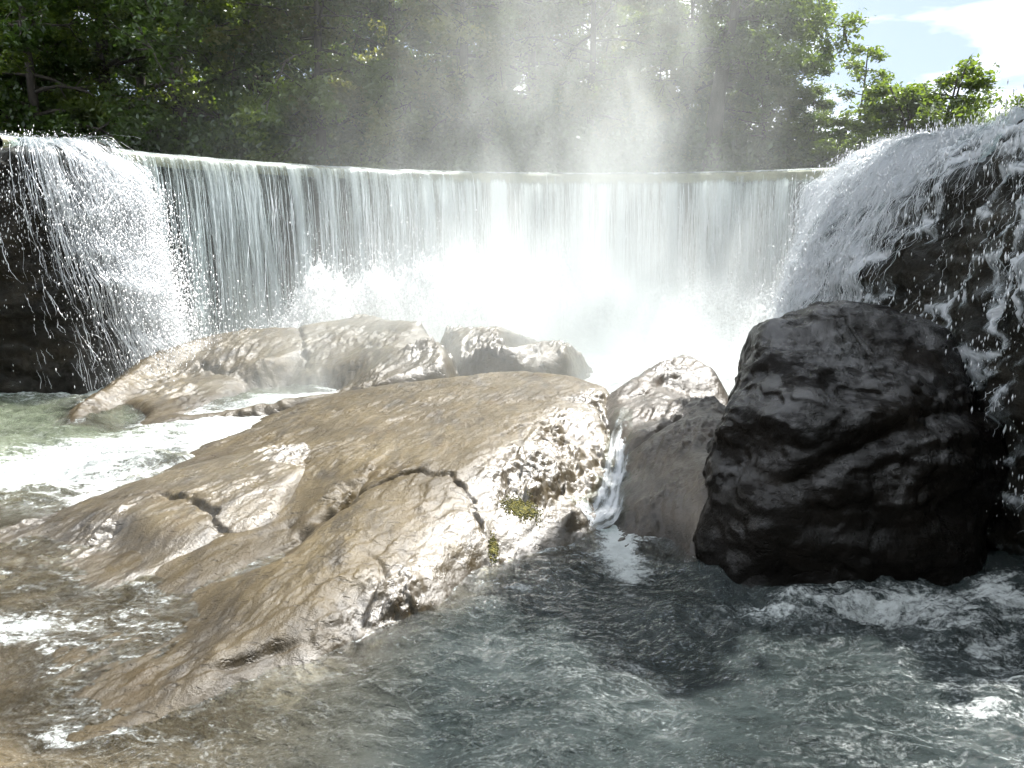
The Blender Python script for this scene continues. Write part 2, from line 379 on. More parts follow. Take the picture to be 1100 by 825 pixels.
# ------------------------------------------------------------------ weir
def spline(pts, n):
    p = np.array(pts, float); s = np.concatenate([[0], np.cumsum(np.linalg.norm(np.diff(p, axis=0), axis=1))])
    # Catmull-Rom through the points, resampled evenly
    q = np.vstack([2*p[0]-p[1], p, 2*p[-1]-p[-2]]); out = []
    for i in range(len(p)-1):
        t = np.linspace(0, 1, 60, endpoint=False)[:, None]
        a, b, c, d = q[i], q[i+1], q[i+2], q[i+3]
        out.append(.5*((2*b)+(c-a)*t+(2*a-5*b+4*c-d)*t**2+(-a+3*b-3*c+d)*t**3))
    out = np.vstack(out+[p[-1:]])
    s = np.concatenate([[0], np.cumsum(np.linalg.norm(np.diff(out, axis=0), axis=1))])
    u = np.linspace(0, s[-1], n)
    return np.stack([np.interp(u, s, out[:, k]) for k in range(out.shape[1])], 1), u
CREST = 5.0
cp = [at_z(a, b, CREST) for a, b in [(40,152),(130,159),(250,169),(400,179),(560,185),(690,186),(800,184),(930,177)]]
cp = [(float(a), float(b)) for a, b in cp]
# keep the surveyed crest a clean arc: fit a circle
xs, ys = np.array(cp).T
sol, *_ = np.linalg.lstsq(np.stack([xs, ys, np.ones_like(xs)], 1), -(xs**2+ys**2), rcond=None)
ACX, ACY = -sol[0]/2, -sol[1]/2; AR = math.sqrt(ACX**2+ACY**2-sol[2])
th = np.arctan2(ys-ACY, xs-ACX)
TH0, TH1 = th.max()+.10, th.min()-.06
print('ARC', ACX, ACY, AR, np.degrees([TH0, TH1]), cp)
def arc(s, out=0.0):      # s in 0..1 left to right, out = metres downstream of the crest
    a = TH0+(TH1-TH0)*s
    return ACX+(AR-out)*np.cos(a), ACY+(AR-out)*np.sin(a)
ARCL = AR*(TH0-TH1)

t = NT('weir_concrete'); P = t.world()
c1 = t.ramp(t.noise(t.mapping(P, scale=(1,1,.25)), 2.0, 6, .65), [(.3, (.012,.011,.009)), (.55, (.035,.030,.023)), (.75, (.065,.054,.04))])
b = t.n('Bump', {'Height': t.noise(P, 14, 6, .6), 'Strength': .6, 'Distance': .05})
M['weir'] = t.surf(t.n('BsdfPrincipled', {'Base Color': c1, 'Roughness': .45, 'Normal': b}))
ns = 160
prof = [(1.6,-1.0),(1.35,.5),(.95,2.5),(.55,4.4),(.42,4.78),(.12,4.93),(-.9,4.93),(-1.0,2.5),(-1.1,-1.0)]   # (towards the pool = minus) cross-section
prof = [(.1,-1.0),(.06,2.0),(.02,4.5),(-.08,4.78),(-.3,4.90),(-1.1,4.90),(-1.2,2.5),(-1.3,-1.0)]
s_ = np.linspace(0, 1, ns)
V = []
for o_, z_ in prof:
    x, y = arc(s_, o_); V.append(np.stack([x, y, np.full(ns, z_)], -1))
V = np.array(V).reshape(-1, 3)
weir = empty('weir', (ACX, ACY+AR, 0))
w_ = mesh_np('wall', V-np.array([ACX, ACY+AR, 0]), grid_faces(len(prof), ns), M['weir'], parent=weir)
cop = []
for o_, z_ in [(.085, 4.66), (.10, 4.86), (.04, 4.945), (-.6, 4.95), (-.6, 4.66)]:
    x, y = arc(s_, o_); cop.append(np.stack([x, y, z_+.012*perlin(s_*90, 0*s_, 2.)], -1))
t = NT('mossy_coping'); P = t.world()
M['coping'] = t.surf(t.n('BsdfPrincipled', {'Base Color': t.ramp(t.noise(P, 3, 6, .65), [(.35, (.09,.085,.045)), (.55, (.20,.18,.105)), (.72, (.29,.26,.17))]), 'Roughness': .5}))
mesh_np('coping', np.array(cop).reshape(-1, 3)-np.array([ACX, ACY+AR, 0]), grid_faces(5, ns), M['coping'], parent=weir)
tag(weir, 'curved concrete weir wall behind the curtain of falling water', 'weir')

# ------------------------------------------------------------------ falling water
def fall_mat(name, tint=(.80,.86,.84), gloss=.10, sx=9., sz=.5, thr=(.34,.62), fine=(40., 2.0)):
    t = NT(name); st = t.attr('flow', 'Vector'); den = t.attr('dens')
    n1 = t.noise(t.mapping(st, scale=(sx, sz, 1)), 1, 5, .6, .25)
    n2 = t.noise(t.mapping(st, scale=(fine[0], fine[1], 1)), 1, 4, .7, .4)
    n3 = t.noise(t.mapping(st, scale=(fine[0]*.45, fine[0]*.32, 1)), 1, 5, .75)
    n = t.math('ADD', t.math('MULTIPLY', n1, .45), t.math('ADD', t.math('MULTIPLY', n2, .33), t.math('MULTIPLY', n3, .22)))
    e = t.math('ADD', n, t.math('SUBTRACT', den, .5))
    a = t.n('MapRange', {'Value': e, 'From Min': thr[0], 'From Max': thr[1]}); a.interpolation_type = 'SMOOTHSTEP'
    a = a.outputs[0]
    b = t.n('Bump', {'Height': n, 'Strength': .9, 'Distance': .09})
    col = t.mixc(t.math('MULTIPLY', a, 1.0), (tint[0]*.50, tint[1]*.56, tint[2]*.55, 1), (*tint, 1))
    df = t.n('BsdfDiffuse', {'Color': col, 'Normal': b}); tr = t.n('BsdfTranslucent', {'Color': col, 'Normal': b})
    gl = t.n('BsdfGlossy', {'Color': (1,1,1,1), 'Roughness': .22, 'Normal': b})
    s = t.mixs(.45, df.outputs[0], tr.outputs[0]); s = t.mixs(gloss, s, gl.outputs[0])
    s = t.mixs(t.math('MULTIPLY', a, .96), t.n('BsdfTransparent', {'Color': (.93,.96,.95,1)}).outputs[0], s)
    return t.surf(s)
M['fall'] = fall_mat('falling_water', (.77,.81,.81), .12, 7.5, .28, (.28,.68), (46., 1.5))
M['fall_white'] = fall_mat('white_cascade', (.84,.88,.92), .12, 7.0, .6, (.34,.78), (44., 4.0))

# main curtain: follows the arc, starts upstream, rounds the lip and drops
NS, NTT = 1300, 130
s_ = np.linspace(.0, 1, NS); L = s_*ARCL
tt = np.linspace(0, 1, NTT)
S, T = np.meshgrid(L, tt)
fr = np.clip((T-.16)/.84, 0, 1)                     # fraction of the drop
outp = np.where(T < .16, -1.3+1.45*(T/.16), .15+.62*np.sqrt(fr*1.0))
lip = .06*perlin(S*1.1, 0*S, 3.)+.03*perlin(S*4.5, 0*S, 5.)
zz = np.where(T < .16, CREST+.06-.14*(T/.16)**3, CREST-.08-(CREST+.35)*fr)+lip*sstep(.05, .16, T)
strk = fbm(S*2.2, T*.9, 1.0+0*S, 4)
rid = ridged(S*7.5, T*1.1, 2.0+0*S, 3)
amp = .05+.20*fr
outp = outp+amp*(strk*.8+.55*(rid-.6))*sstep(.1, .22, T)+.05*fr*perlin(S*16, T*22, 4.+0*S)
a_ = TH0+(TH1-TH0)*(S/ARCL)
X = ACX+(AR-outp)*np.cos(a_); Y = ACY+(AR-outp)*np.sin(a_)
sn_ = S/ARCL
thin = .10*(1-sstep(.18, .42, sn_))                # the left end carries less water
dens = .55-thin+.30*strk*sstep(.1, .3, T)+.10*np.clip(rid-.6, -1, 1)+.18*(1-sstep(.12, .3, T))*0+.30*sstep(.55, 1, fr)
dens = np.where(T < .16, .5-thin*.3+.16*perlin(S*2, 0*S, 7.), dens)-.34*np.exp(-((T-.175)/.022)**2)*sstep(.35, .6, sn_)
main = mesh_np('waterfall', np.stack([X, Y, zz], -1).reshape(-1, 3), grid_faces(NTT, NS), M['fall'],
   attrs={'flow': np.stack([S, T*CREST, 0*S], -1).reshape(-1, 3), 'dens': dens.ravel()})
X0m = (X, Y, zz); NTTm, NSm = NTT, NS; dens0m = dens
tag(main, 'wide curtain of white water pouring over the curved weir', 'waterfall', 'falls')
# second, thinner sheet just in front of the first: separate threads and drops
outp2 = outp+.10+.35*fr*np.clip(.5+strk, 0, 1)
X2 = ACX+(AR-outp2)*np.cos(a_); Y2 = ACY+(AR-outp2)*np.sin(a_)
d2 = np.where(T < .17, -.6, .20-thin*.8+.30*fbm(S*1.3+50, T*.7, 3.+0*S, 3)+.2*sstep(.5, 1, fr))
th2 = mesh_np('threads', np.stack([X2, Y2, zz], -1).reshape(-1, 3)[NS*20:], grid_faces(NTT-20, NS), M['fall'],
   attrs={'flow': np.stack([S+33, T*CREST, 0*S+2], -1).reshape(-1, 3)[NS*20:], 'dens': d2.ravel()[NS*20:]}, parent=main)

def cliff_and_cascade(path, npth, prof, nprof, cliff_label, fall_label, densf, rock_amp, water_off, water_amp, seed, spread=None, close=True, fname='waterfall'):
    p, L = spline(path, npth)                       # x, y, crest z
    tg = np.gradient(p[:, :2], axis=0); tg /= np.linalg.norm(tg, axis=1)[:, None]
    nrm = np.stack([tg[:, 1], -tg[:, 0]], 1)        # to the right of the walking direction
    pr, PL = spline(prof, nprof)                    # out, dz
    OUT, DZ = pr[:, 0], pr[:, 1]
    Lg, Pg = np.meshgrid(L, PL)
    X = p[None, :, 0]+nrm[None, :, 0]*OUT[:, None]; Y = p[None, :, 1]+nrm[None, :, 1]*OUT[:, None]
    Zs = p[None, :, 2]+DZ[:, None]*(p[None, :, 2]/4.5)
    # displacement direction: profile normal
    d = np.gradient(pr, axis=0); d /= np.linalg.norm(d, axis=1)[:, None]
    no, nz = -d[:, 1], d[:, 0]
    NX = nrm[None, :, 0]*no[:, None]; NY = nrm[None, :, 1]*no[:, None]; NZ = np.repeat(nz[:, None], npth, 1)
    rk = fbm(X*.8+seed, Y*.8, Zs*.8, 4)+.9*(ridged(X*1.1, Y*1.1+seed, Zs*1.6, 5)-.6)+.12*fbm(X*6, Y*6, Zs*6, 3)
    A = rock_amp*rk
    Xr, Yr, Zr = X+NX*A, Y+NY*A, Zs+NZ*A
    V = np.stack([Xr, Yr, Zr], -1)
    cl = mesh_np('cliff', V.reshape(-1, 3), grid_faces(nprof, npth), M['cliff'])
    tag(cl, cliff_label, 'cliff', 'cliffs at the ends of the weir')
    # water skin
    dens, flow_skew = densf(Lg/L[-1], Pg/PL[-1], Xr, Yr, Zr)
    wrp = .5*fbm(Lg*1.1, Pg*.9, 8.+0*Lg, 3)
    wn = .55*fbm(Lg*1.6+seed, Pg*.8, 3.+0*Lg, 4)+1.0*(ridged((Lg+.4*wrp)*5.5, Pg*.9, seed+0*Lg, 4)-.58)+.45*fbm(Lg*17, Pg*5, 2.+0*Lg, 4)
    off = water_off+water_amp*.8*np.clip(wn+.3, -.4, 2)*np.clip(dens+.3, .2, 1.2)
    sp = np.zeros_like(Lg) if spread is None else spread(Lg/L[-1], Pg/PL[-1])
    Xw, Yw, Zw = Xr+NX*off, Yr+NY*off, Zr+NZ*off
    tx = np.repeat(tg[None, :, 0], nprof, 0); ty = np.repeat(tg[None, :, 1], nprof, 0)
    Xw += tx*sp; Yw += ty*sp
    w = mesh_np(fname, np.stack([Xw, Yw, Zw], -1).reshape(-1, 3), grid_faces(nprof, npth), M['fall_white'],
       attrs={'flow': np.stack([Lg+.35*wrp, Pg, 0*Lg+seed], -1).reshape(-1, 3), 'dens': dens.ravel()})
    tag(w, fall_label, 'waterfall', 'falls')
    return cl, w, (Xw, Yw, Zw, dens, p, nrm)

# right cliff with its cascade (path walks so that the pool is on its right-hand side: from near to far)
def dens_r(u, v, x, y, z):
    # web of foam strands over the dark rock; the far, left-hand side is solid white
    wy = y+.5*fbm(y*1.2, z*1.2, 5.+0*u, 3)
    vein = .45*ridged(wy*1.1+z*.45, z*.5, .3+0*u, 3)+.55*ridged(wy*2.7+z*1.1, z*1.1, 2.3+0*u, 4)
    patch = fbm(y*.7, z*.9, 6.+0*u, 3)
    edge = sstep(9.7, 11.3, y+.25*patch)
    top = sstep(-1.3, -.25, z-4.3)
    d = .39+.27*edge+.12*top+1.9*(vein-.68)*(1-.6*edge)+.22*patch
    d = d-.10*sstep(3.0, 1.0, z)*(1-edge)
    return d, v*0
pathR = [(6.9,4.2,4.6),(6.3,6.6,4.5),(6.15,8.4,4.42),(6.0,10.0,4.3),(5.95,11.5,4.2),(6.1,13.0,4.22),(6.9,15.5,4.5),(8.3,18.5,4.85),(9.9,22.0,5.0)]
pathR = pathR[::1]
profR = [(-5.5,.15),(-3.0,.12),(-1.2,.08),(-.4,.03),(.25,-.15),(.70,-.55),(1.0,-1.1),(1.22,-2.0),(1.38,-3.2),(1.55,-5.4)]
# walking from near (south) to far (north), the pool is on the LEFT, so flip
cliffR, fallR, infoR = cliff_and_cascade(pathR[::-1], 520, profR, 330,
  'dark wet cliff at the right edge under the foaming cascade', 'steep white cascade over the dark cliff at right, breaking into strands',
  lambda u, v, x, y, z: dens_r(1-u, v, x, y, z), .22, .10, .13, 5.5)
# left cliff
def dens_l(u, v, x, y, z):
    band = np.maximum(gauss(u, .605, .065), sstep(.55, .60, u)*sstep(.75, .68, u))
    thinl = .55*gauss(u, .20, .07)
    d = .14+.50*band+.45*thinl*sstep(.2, .4, v)+.5*(ridged(u*14, v*2.0, .7+0*u, 3)-.62)-.10*sstep(.5, .9, v)*(1-.8*band)
    return d, 0*u
pathL = [(-14.5,12.6,4.5),(-11.6,14.3,4.5),(-10.2,15.2,4.55),(-9.4,15.4,4.72),(-8.75,15.8,4.72),(-8.5,16.8,4.78),(-8.9,18.4,4.9),(-10.2,20.2,5.0)]
profL = [(-5.0,.0),(-2.0,.02),(-.7,.02),(-.15,-.03),(.2,-.25),(.36,-.7),(.45,-1.6),(.55,-3.0),(.7,-5.6)]
cliffL, fallL, infoL = cliff_and_cascade(pathL, 420, profL, 300,
  'dark brown wet cliff at the left edge of the weir', 'white fan of water splashing off the dark cliff at left',
  dens_l, .20, .10, .10, 21.3, spread=lambda u, v: 1.9*sstep(.35, 1.0, v)**1.1*sstep(.50, .66, u), fname='waterfall')

# threads of falling water: thin wandering strands that follow the run of the fall
t = NT('water_threads')
df = t.n('BsdfDiffuse', {'Color': (.86,.90,.93,1)}); tr = t.n('BsdfTranslucent', {'Color': (.86,.90,.93,1)}); gl = t.n('BsdfGlossy', {'Roughness': .18, 'Color': (1,1,1,1)})
M['threads'] = t.surf(t.mixs(.25, t.mixs(.5, df.outputs[0], tr.outputs[0]), gl.outputs[0]))
def strands(parent, Xs, Ys, Zs, weight, n, length, rad, out, seed, wander=.05, lenmul=None):
    """follow grid columns (rows run down the fall) from a weighted start for a given share of the rows"""
    rg = np.random.default_rng(seed); nr_, nc_ = Xs.shape
    w = np.clip(weight, 0, None).ravel(); w = w/w.sum()
    k = rg.choice(w.size, n, p=w); r0 = k//nc_; c0 = k % nc_
    m = 12
    f = np.linspace(0, 1, m)[None]
    Ln = (rg.uniform(length[0], length[1], n)*nr_)[:, None]
    if lenmul is not None: Ln = Ln*lenmul.ravel()[k][:, None]
    rr_ = np.clip(r0[:, None]+f*Ln, 0, nr_-1.001)
    wl = rg.normal(0, 1, (n, 1))*np.sin(f*3.1*rg.uniform(.5, 2, (n, 1))+rg.uniform(0, 6, (n, 1)))*wander*nc_/20
    cc_ = np.clip(c0[:, None]+rg.random((n, 1))+wl, 0, nc_-1.001)
    i0 = rr_.astype(int); j0 = cc_.astype(int); a = rr_-i0; b = cc_-j0
    def smp(G_): return (G_[i0, j0]*(1-a)+G_[i0+1, j0]*a)*(1-b)+(G_[i0, j0+1]*(1-a)+G_[i0+1, j0+1]*a)*b
    P_ = np.stack([smp(Xs), smp(Ys), smp(Zs)], -1)
    o = out[None, None]*rg.gamma(1.5, .6, (n, 1, 1))*(.35+f[..., None])
    P_ = P_+o+rg.normal(0, .006, P_.shape)
    rad_ = (rad[0]+(rad[1]-rad[0])*rg.random((n, 1))**2.5)*np.sin(np.pi*np.clip(f, .04, .96))**.5*(.6+.8*rg.random((n, m)))
    q = np.array([(1, 0), (-.5, .87), (-.5, -.87)])
    V = P_[:, :, None, :]+np.stack([q[:, 0], q[:, 1], 0*q[:, 0]], -1)[None, None]*rad_[..., None, None]
    base = (np.arange(n)*m*3)[:, None, None]; ii = (np.arange(m-1)*3)[None, :, None]; jj = np.arange(3)[None, None]
    jn = (jj+1) % 3
    Fq = np.stack([base+ii+jj, base+ii+jn, base+ii+3+jn, base+ii+3+jj], -1).reshape(-1, 4)
    return mesh_np('threads', V.reshape(-1, 3), Fq, M['threads'], parent=parent)
Xw, Yw, Zw, dn, _, _ = infoR
vis = (Zw > .4) & (Yw > 5.5) & (Yw < 17)
topz = sstep(3.0, 4.1, Zw)
strands(fallR, Xw, Yw, Zw, vis*(.16+.55*sstep(9.6, 11.3, Yw)+.30*topz)*np.clip(dn-.12, .03, 1), 19000, (.015, .10), (.0012, .0058), np.array([-.10, -.06, .01]), 1, .022, .22+.9*sstep(.25, .5, dn)*sstep(8.5, 11., Yw)+.25*topz)
Xw, Yw, Zw, dn, _, _ = infoL
vis = (Zw > .3)
strands(fallL, Xw, Yw, Zw, vis*np.clip(dn+.02, .012, 1)*(.05+sstep(.50, .575, np.linspace(0, 1, Xw.shape[1]))[None]), 10000, (.02, .14), (.0018, .008), np.array([.14, -.07, 0]), 2, .018, .25+.8*sstep(.12, .45, dn))
Xm, Ym, Zm = X0m
strands(main, Xm, Ym, Zm, np.repeat(sstep(18, 30, np.arange(NTTm))[:, None], NSm, 1)*np.clip(dens0m-.15, .02, 1), 9000, (.10, .5), (.004, .013), np.array([0, -.14, 0]), 3, .012)

# ------------------------------------------------------------------ foam and spray
t = NT('foam'); P = t.world()
b = t.n('Bump', {'Height': t.noise(P, 9, 6, .7), 'Strength': .8, 'Distance': .1})
df = t.n('BsdfDiffuse', {'Color': (.90,.92,.93,1), 'Normal': b}); tr = t.n('BsdfTranslucent', {'Color': (.92,.94,.95,1)})
al = t.n('MapRange', {'Value': t.noise(P, 7, 6, .75), 'From Min': .40, 'From Max': .56}).outputs[0]
M['foam'] = t.surf(t.mixs(t.math('MULTIPLY', al, .9), t.n('BsdfTransparent').outputs[0], t.mixs(.6, df.outputs[0], tr.outputs[0])))
t = NT('spray_drops')
df = t.n('BsdfDiffuse', {'Color': (.92,.94,.96,1)}); tr = t.n('BsdfTranslucent', {'Color': (.94,.95,.97,1)})
gl = t.n('BsdfGlossy', {'Color': (1,1,1,1), 'Roughness': .2})
M['drops'] = t.surf(t.mixs(.18, t.mixs(.55, df.outputs[0], tr.outputs[0]), gl.outputs[0]))

OCT = np.array([(1,0,0),(-1,0,0),(0,1,0),(0,-1,0),(0,0,1.25),(0,0,-1.25)], float)
OF = np.array([(0,2,4),(2,1,4),(1,3,4),(3,0,4),(2,0,5),(1,2,5),(3,1,5),(0,3,5)])
def drops(name, pos, rad, label, stretch=1.0):
    n = len(pos)
    o = OCT*np.array([1, 1, stretch])
    V = pos[:, None, :]+rad[:, None, None]*o[None]
    Fc = (np.arange(n)[:, None, None]*6+OF[None]).reshape(-1, 3)
    ob = mesh_np(name, V.reshape(-1, 3), Fc, M['drops'])
    tag(ob, label, 'spray', kind='stuff'); return ob

# churned foam bank along the foot of the weir
NS, NB = 700, 130
s_ = np.linspace(.17, .93, NS); w_ = np.linspace(0, 1, NB)
S, Wd = np.meshgrid(s_*ARCL, w_)
big = fbm(S*.8, Wd*1.6, 8.+0*S, 4)
pk = np.clip(1.25+1.0*big, .3, 2.5)*sstep(.17, .27, S/ARCL)*(.55+.45*gauss(S/ARCL, .42, .2))
hz = np.sin(np.pi*np.clip(Wd*1.1, 0, 1))**.8
z = .1+1.35*pk*hz
z = z+.30*hz*(fbm(S*2.4, Wd*7, 2.+0*S, 5))+.75*hz*np.clip(ridged(S*3.1+2*Wd, Wd*9, 5.+0*S, 5)-.52, 0, 1)+.10*hz*fbm(S*14, Wd*40, 1.+0*S, 3)
o_ = .5+3.6*Wd+.25*fbm(S*1.5, Wd*3, z, 3)
a_ = TH0+(TH1-TH0)*(S/ARCL)
X = ACX+(AR-o_)*np.cos(a_); Y = ACY+(AR-o_)*np.sin(a_)
foam = mesh_np('foam', np.stack([X, Y, z], -1).reshape(-1, 3), grid_faces(NB, NS), M['foam'])
tag(foam, 'bank of white churning foam along the foot of the weir', 'foam', kind='stuff')
fx, fy, fz = X.ravel(), Y.ravel(), z.ravel()
n = 60000
k = RNG.integers(0, len(fx), n)
h = RNG.exponential(.20, n)*(1+1.2*RNG.random(n)**4)
pos = np.stack([fx[k]+RNG.normal(0, .18, n), fy[k]+RNG.normal(0, .18, n), fz[k]+h], 1)
rad = .005+.020*RNG.random(n)**3
drops('spray', pos, rad, 'white droplets thrown up from the foam at the foot of the weir')
# spray at the left fall
Xw, Yw, Zw, dn, _, _ = infoL
pw = np.clip(dn.ravel()-.05, 0, 1)**1.7*(Zw.ravel() > .15)*(.06+sstep(4.75, 3.8, Zw.ravel())); pw /= pw.sum()
n = 26000; k = RNG.choice(pw.size, n, p=pw)
fall_ = np.clip((5-Zw.ravel()[k])/5, 0, 1)
sx = RNG.normal(0, .12, n)+fall_**.7*(RNG.gamma(1.6, .33, n))
pos = np.stack([Xw.ravel()[k]+sx+.1, Yw.ravel()[k]-.1-fall_*RNG.gamma(1.5, .18, n), Zw.ravel()[k]+RNG.normal(0, .12, n)], 1)
pos = pos[pos[:, 2] > .25]
drops('spray', pos, .003+.010*RNG.random(len(pos))**3, 'white droplets flying off the left fall against the dark cliff', 2.6)
# spray over the right cascade
Xw, Yw, Zw, dn, _, _ = infoR
pw = np.clip(dn.ravel()-.2, .03, 1)*(Zw.ravel() > .3)*(Yw.ravel() < 16); pw /= pw.sum()
n = 26000; k = RNG.choice(pw.size, n, p=pw)
pos = np.stack([Xw.ravel()[k]-RNG.gamma(1.2, .10, n), Yw.ravel()[k]-RNG.gamma(1.2, .09, n), Zw.ravel()[k]+RNG.gamma(1.2, .05, n)], 1)
drops('spray', pos, .003+.009*RNG.random(n)**3, 'small white droplets flying off the right cascade', 3.0)

# ------------------------------------------------------------------ river
nr, nc = 760, 900
yy = np.geomspace(2.2, 24.5, nr); ta = np.linspace(-.86, .86, nc)
Yg = np.repeat(yy[:, None], nc, 1); Xg = Yg*ta[None]
# level: the pool under the weir stands higher on the left, the river drops towards the camera
lev = .09*sstep(6.8, 12.5, Yg)*sstep(.5, -2.0, Xg)
chop = .5*fbm(Xg*1.3, Yg*1.9, 0*Xg, 3)+.42*(ridged(Xg*2.3+.5*perlin(Xg, Yg, 2.), Yg*3.2, 4.+0*Xg, 4)-.6)+.13*fbm(Xg*7, Yg*10, 3.+0*Xg, 3)
chop = chop+.7*perlin(Xg*.55+1, Yg*.8, 6.)+.5*perlin(Xg*1.0, Yg*1.4, 2.4)
pxg = Xg/Yg*F+W/2
near_b = gauss(Xg, 2.9, 1.5)*gauss(Yg, 6.1, .8)
left_r = gauss(Xg, -4.6, .9)*gauss(Yg, 7.0, .5)
ampw = .06+.10*near_b+.10*left_r+.03*sstep(11, 14, Yg)+.05*gauss(Xg, -4.5, 2.0)*gauss(Yg, 10.2, 1.0)
Zg = lev+ampw*chop*1.6
gr = ground_at(Xg, Yg)
depth = np.clip(Zg-gr, -.3, 1.2)
sh = sstep(.35, .0, depth)
Zg = np.where(depth < .12, lev+(Zg-lev)*(.35+.65*sstep(0, .12, depth)), Zg)
depth = np.clip(Zg-gr, -.3, 1.2)
foamf = .0*Xg
def blob(px, py, sx, sy, z=0.0, a=1.0):
    x, y = at_z(px, py, z); dx = sx/F*y; dy = sy/F*y*y/(CAMZ-z)
    return a*np.exp(-((Xg-x)/dx)**2-((Yg-y)/dy)**2)
x1, y1 = at_z(330, 430, .25); x2, y2 = at_z(0, 508, .05); x3, y3 = at_z(180, 468, .08)
dl = seg_dist(Xg, Yg, [(float(x1), float(y1)), (float(x3), float(y3)), (float(x2), float(y2)), (float(x2)-2, float(y2)-.3)])
foamf += .60*np.exp(-(dl/1.3)**2)
foamf += blob(300, 440, 70, 20, .1, .9)+blob(60, 412, 140, 10, .25, .75)
foamf += blob(0, 675, 90, 24, 0, .75)+blob(90, 500, 120, 30, .1, .5)
foamf += blob(625, 592, 75, 14, 0, .5)+blob(658, 555, 16, 45, .1, .8)+blob(580, 625, 70, 18, 0, .35)
foamf += blob(930, 645, 130, 22, 0, .55)+blob(820, 655, 90, 14, 0, .35)+blob(1080, 640, 40, 40, 0, .5)+blob(1090, 760, 130, 40, 0, .30)+blob(980, 700, 160, 40, 0, .22)
foamf += blob(700, 780, 120, 40, 0, .22)+blob(120, 800, 160, 22, 0, .30)+blob(260, 780, 90, 14, 0, .3)+blob(440, 690, 90, 25, 0, .22)
foamf += .30*sstep(-1.5, 1.5, Xg)*np.clip(.5+1.2*fbm(Xg*.7, Yg*.9, 9.+0*Xg, 3), 0, 1.3)
foamf += .9*sstep(13.0, 16.5, Yg)*sstep(-4.5, -2.5, Xg)+.35*sstep(.10, .0, np.abs(depth))
river = mesh_np('river', np.stack([Xg, Yg, Zg], -1).reshape(-1, 3), grid_faces(nr, nc), None or bpy.data.materials.new('tmp'),
   attrs={'depth': np.clip(depth, 0, 2).ravel(), 'foamy': np.clip(foamf, 0, 1).ravel()})
tag(river, kind='structure')
t = NT('river_water'); P = t.world()
dep = t.attr('depth'); fo = t.attr('foamy')
murk = t.math('SUBTRACT', 1.0, t.math('POWER', 2.718, t.math('MULTIPLY', dep, -2.3)))
pm = t.mapping(P, rot=(0,0,R(-12)), scale=(.75,1.15,1))
w1 = t.noise(pm, 3.2, 6, .6, 1.4); w2 = t.noise(pm, 15, 5, .65, 1.0); w3 = t.noise(P, 60, 3, .6)
h = t.math('ADD', t.math('MULTIPLY', w1, 1.0), t.math('ADD', t.math('MULTIPLY', w2, .42), t.math('MULTIPLY', w3, .17)))
bs = t.n('MapRange', {'Value': t.noise(P, .8, 3, .6), 'From Min': .35, 'From Max': .65, 'To Min': .45, 'To Max': 1.0}).outputs[0]
b = t.n('Bump', {'Height': h, 'Strength': bs, 'Distance': .17})
sep = t.n('SeparateXYZ', {'Vector': P})
gm = t.n('MapRange', {'Value': sep.outputs[0], 'From Min': -3.0, 'From Max': -.5}).outputs[0]     # silty green pool on the left, clear dark water on the right
col = t.mixc(gm, (.14,.108,.062,1), (.026,.036,.036,1))
col = t.mixc(t.math('MULTIPLY', t.noise(P, 1.2, 4, .6), .5), col, t.mixc(gm, (.165,.135,.085,1), (.045,.060,.058,1)))
far = t.n('MapRange', {'Value': sep.outputs[1], 'From Min': 7.5, 'From Max': 10.5}).outputs[0]
col = t.mixc(t.math('MULTIPLY', far, t.math('SUBTRACT', 1.0, gm)), col, (.15,.175,.12,1))
vol = t.mixs(murk, t.n('BsdfTransparent', {'Color': (.90,.88,.76,1)}).outputs[0], t.n('BsdfDiffuse', {'Color': col, 'Normal': b}).outputs[0])
fr = t.n('Fresnel', {'IOR': 1.33, 'Normal': b})
gl = t.n('BsdfGlossy', {'Roughness': .11, 'Normal': b, 'Color': (1,1,1,1)})
sh_ = t.mixs(fr.outputs[0], vol, gl.outputs[0])
fs = t.mapping(P, rot=(0,0,R(20)), scale=(.7,1.6,1))
fn = t.math('ADD', t.math('MULTIPLY', t.noise(fs, 3.2, 7, .68, 1.2), .6), t.math('MULTIPLY', t.noise(P, 24, 5, .7, .5), .4))
fn = t.math('ADD', t.math('MULTIPLY', t.math('SUBTRACT', fn, .5), 1.7), .5)
fm = t.n('MapRange', {'Value': t.math('ADD', fn, t.math('MULTIPLY', t.math('SUBTRACT', fo, .5), .62)), 'From Min': .42, 'From Max': .74}); fm.interpolation_type = 'SMOOTHSTEP'
wl = t.noise(t.mapping(P, rot=(0,0,R(25)), scale=(.8,1.5,1)), 1.5, 6, .62, 2.2)
line = t.math('SUBTRACT', 1.0, t.math('MULTIPLY', t.math('ABSOLUTE', t.math('SUBTRACT', wl, .5)), 22.0), clamp=True)
area = t.n('MapRange', {'Value': t.noise(P, .55, 3, .6), 'From Min': .42, 'From Max': .62}).outputs[0]
brk = t.n('MapRange', {'Value': t.noise(P, 30, 4, .7), 'From Min': .42, 'From Max': .68}).outputs[0]
fil = t.math('MULTIPLY', t.math('MULTIPLY', line, area), t.math('MULTIPLY', brk, .42))
fm2 = t.math('MAXIMUM', fm.outputs[0], fil)
fsd = t.mixs(.25, t.n('BsdfDiffuse', {'Color': (.66,.70,.69,1), 'Normal': b}).outputs[0], t.n('BsdfTranslucent', {'Color': (.8,.83,.82,1)}).outputs[0])
river.data.materials[0] = t.surf(t.mixs(fm2, sh_, fsd))

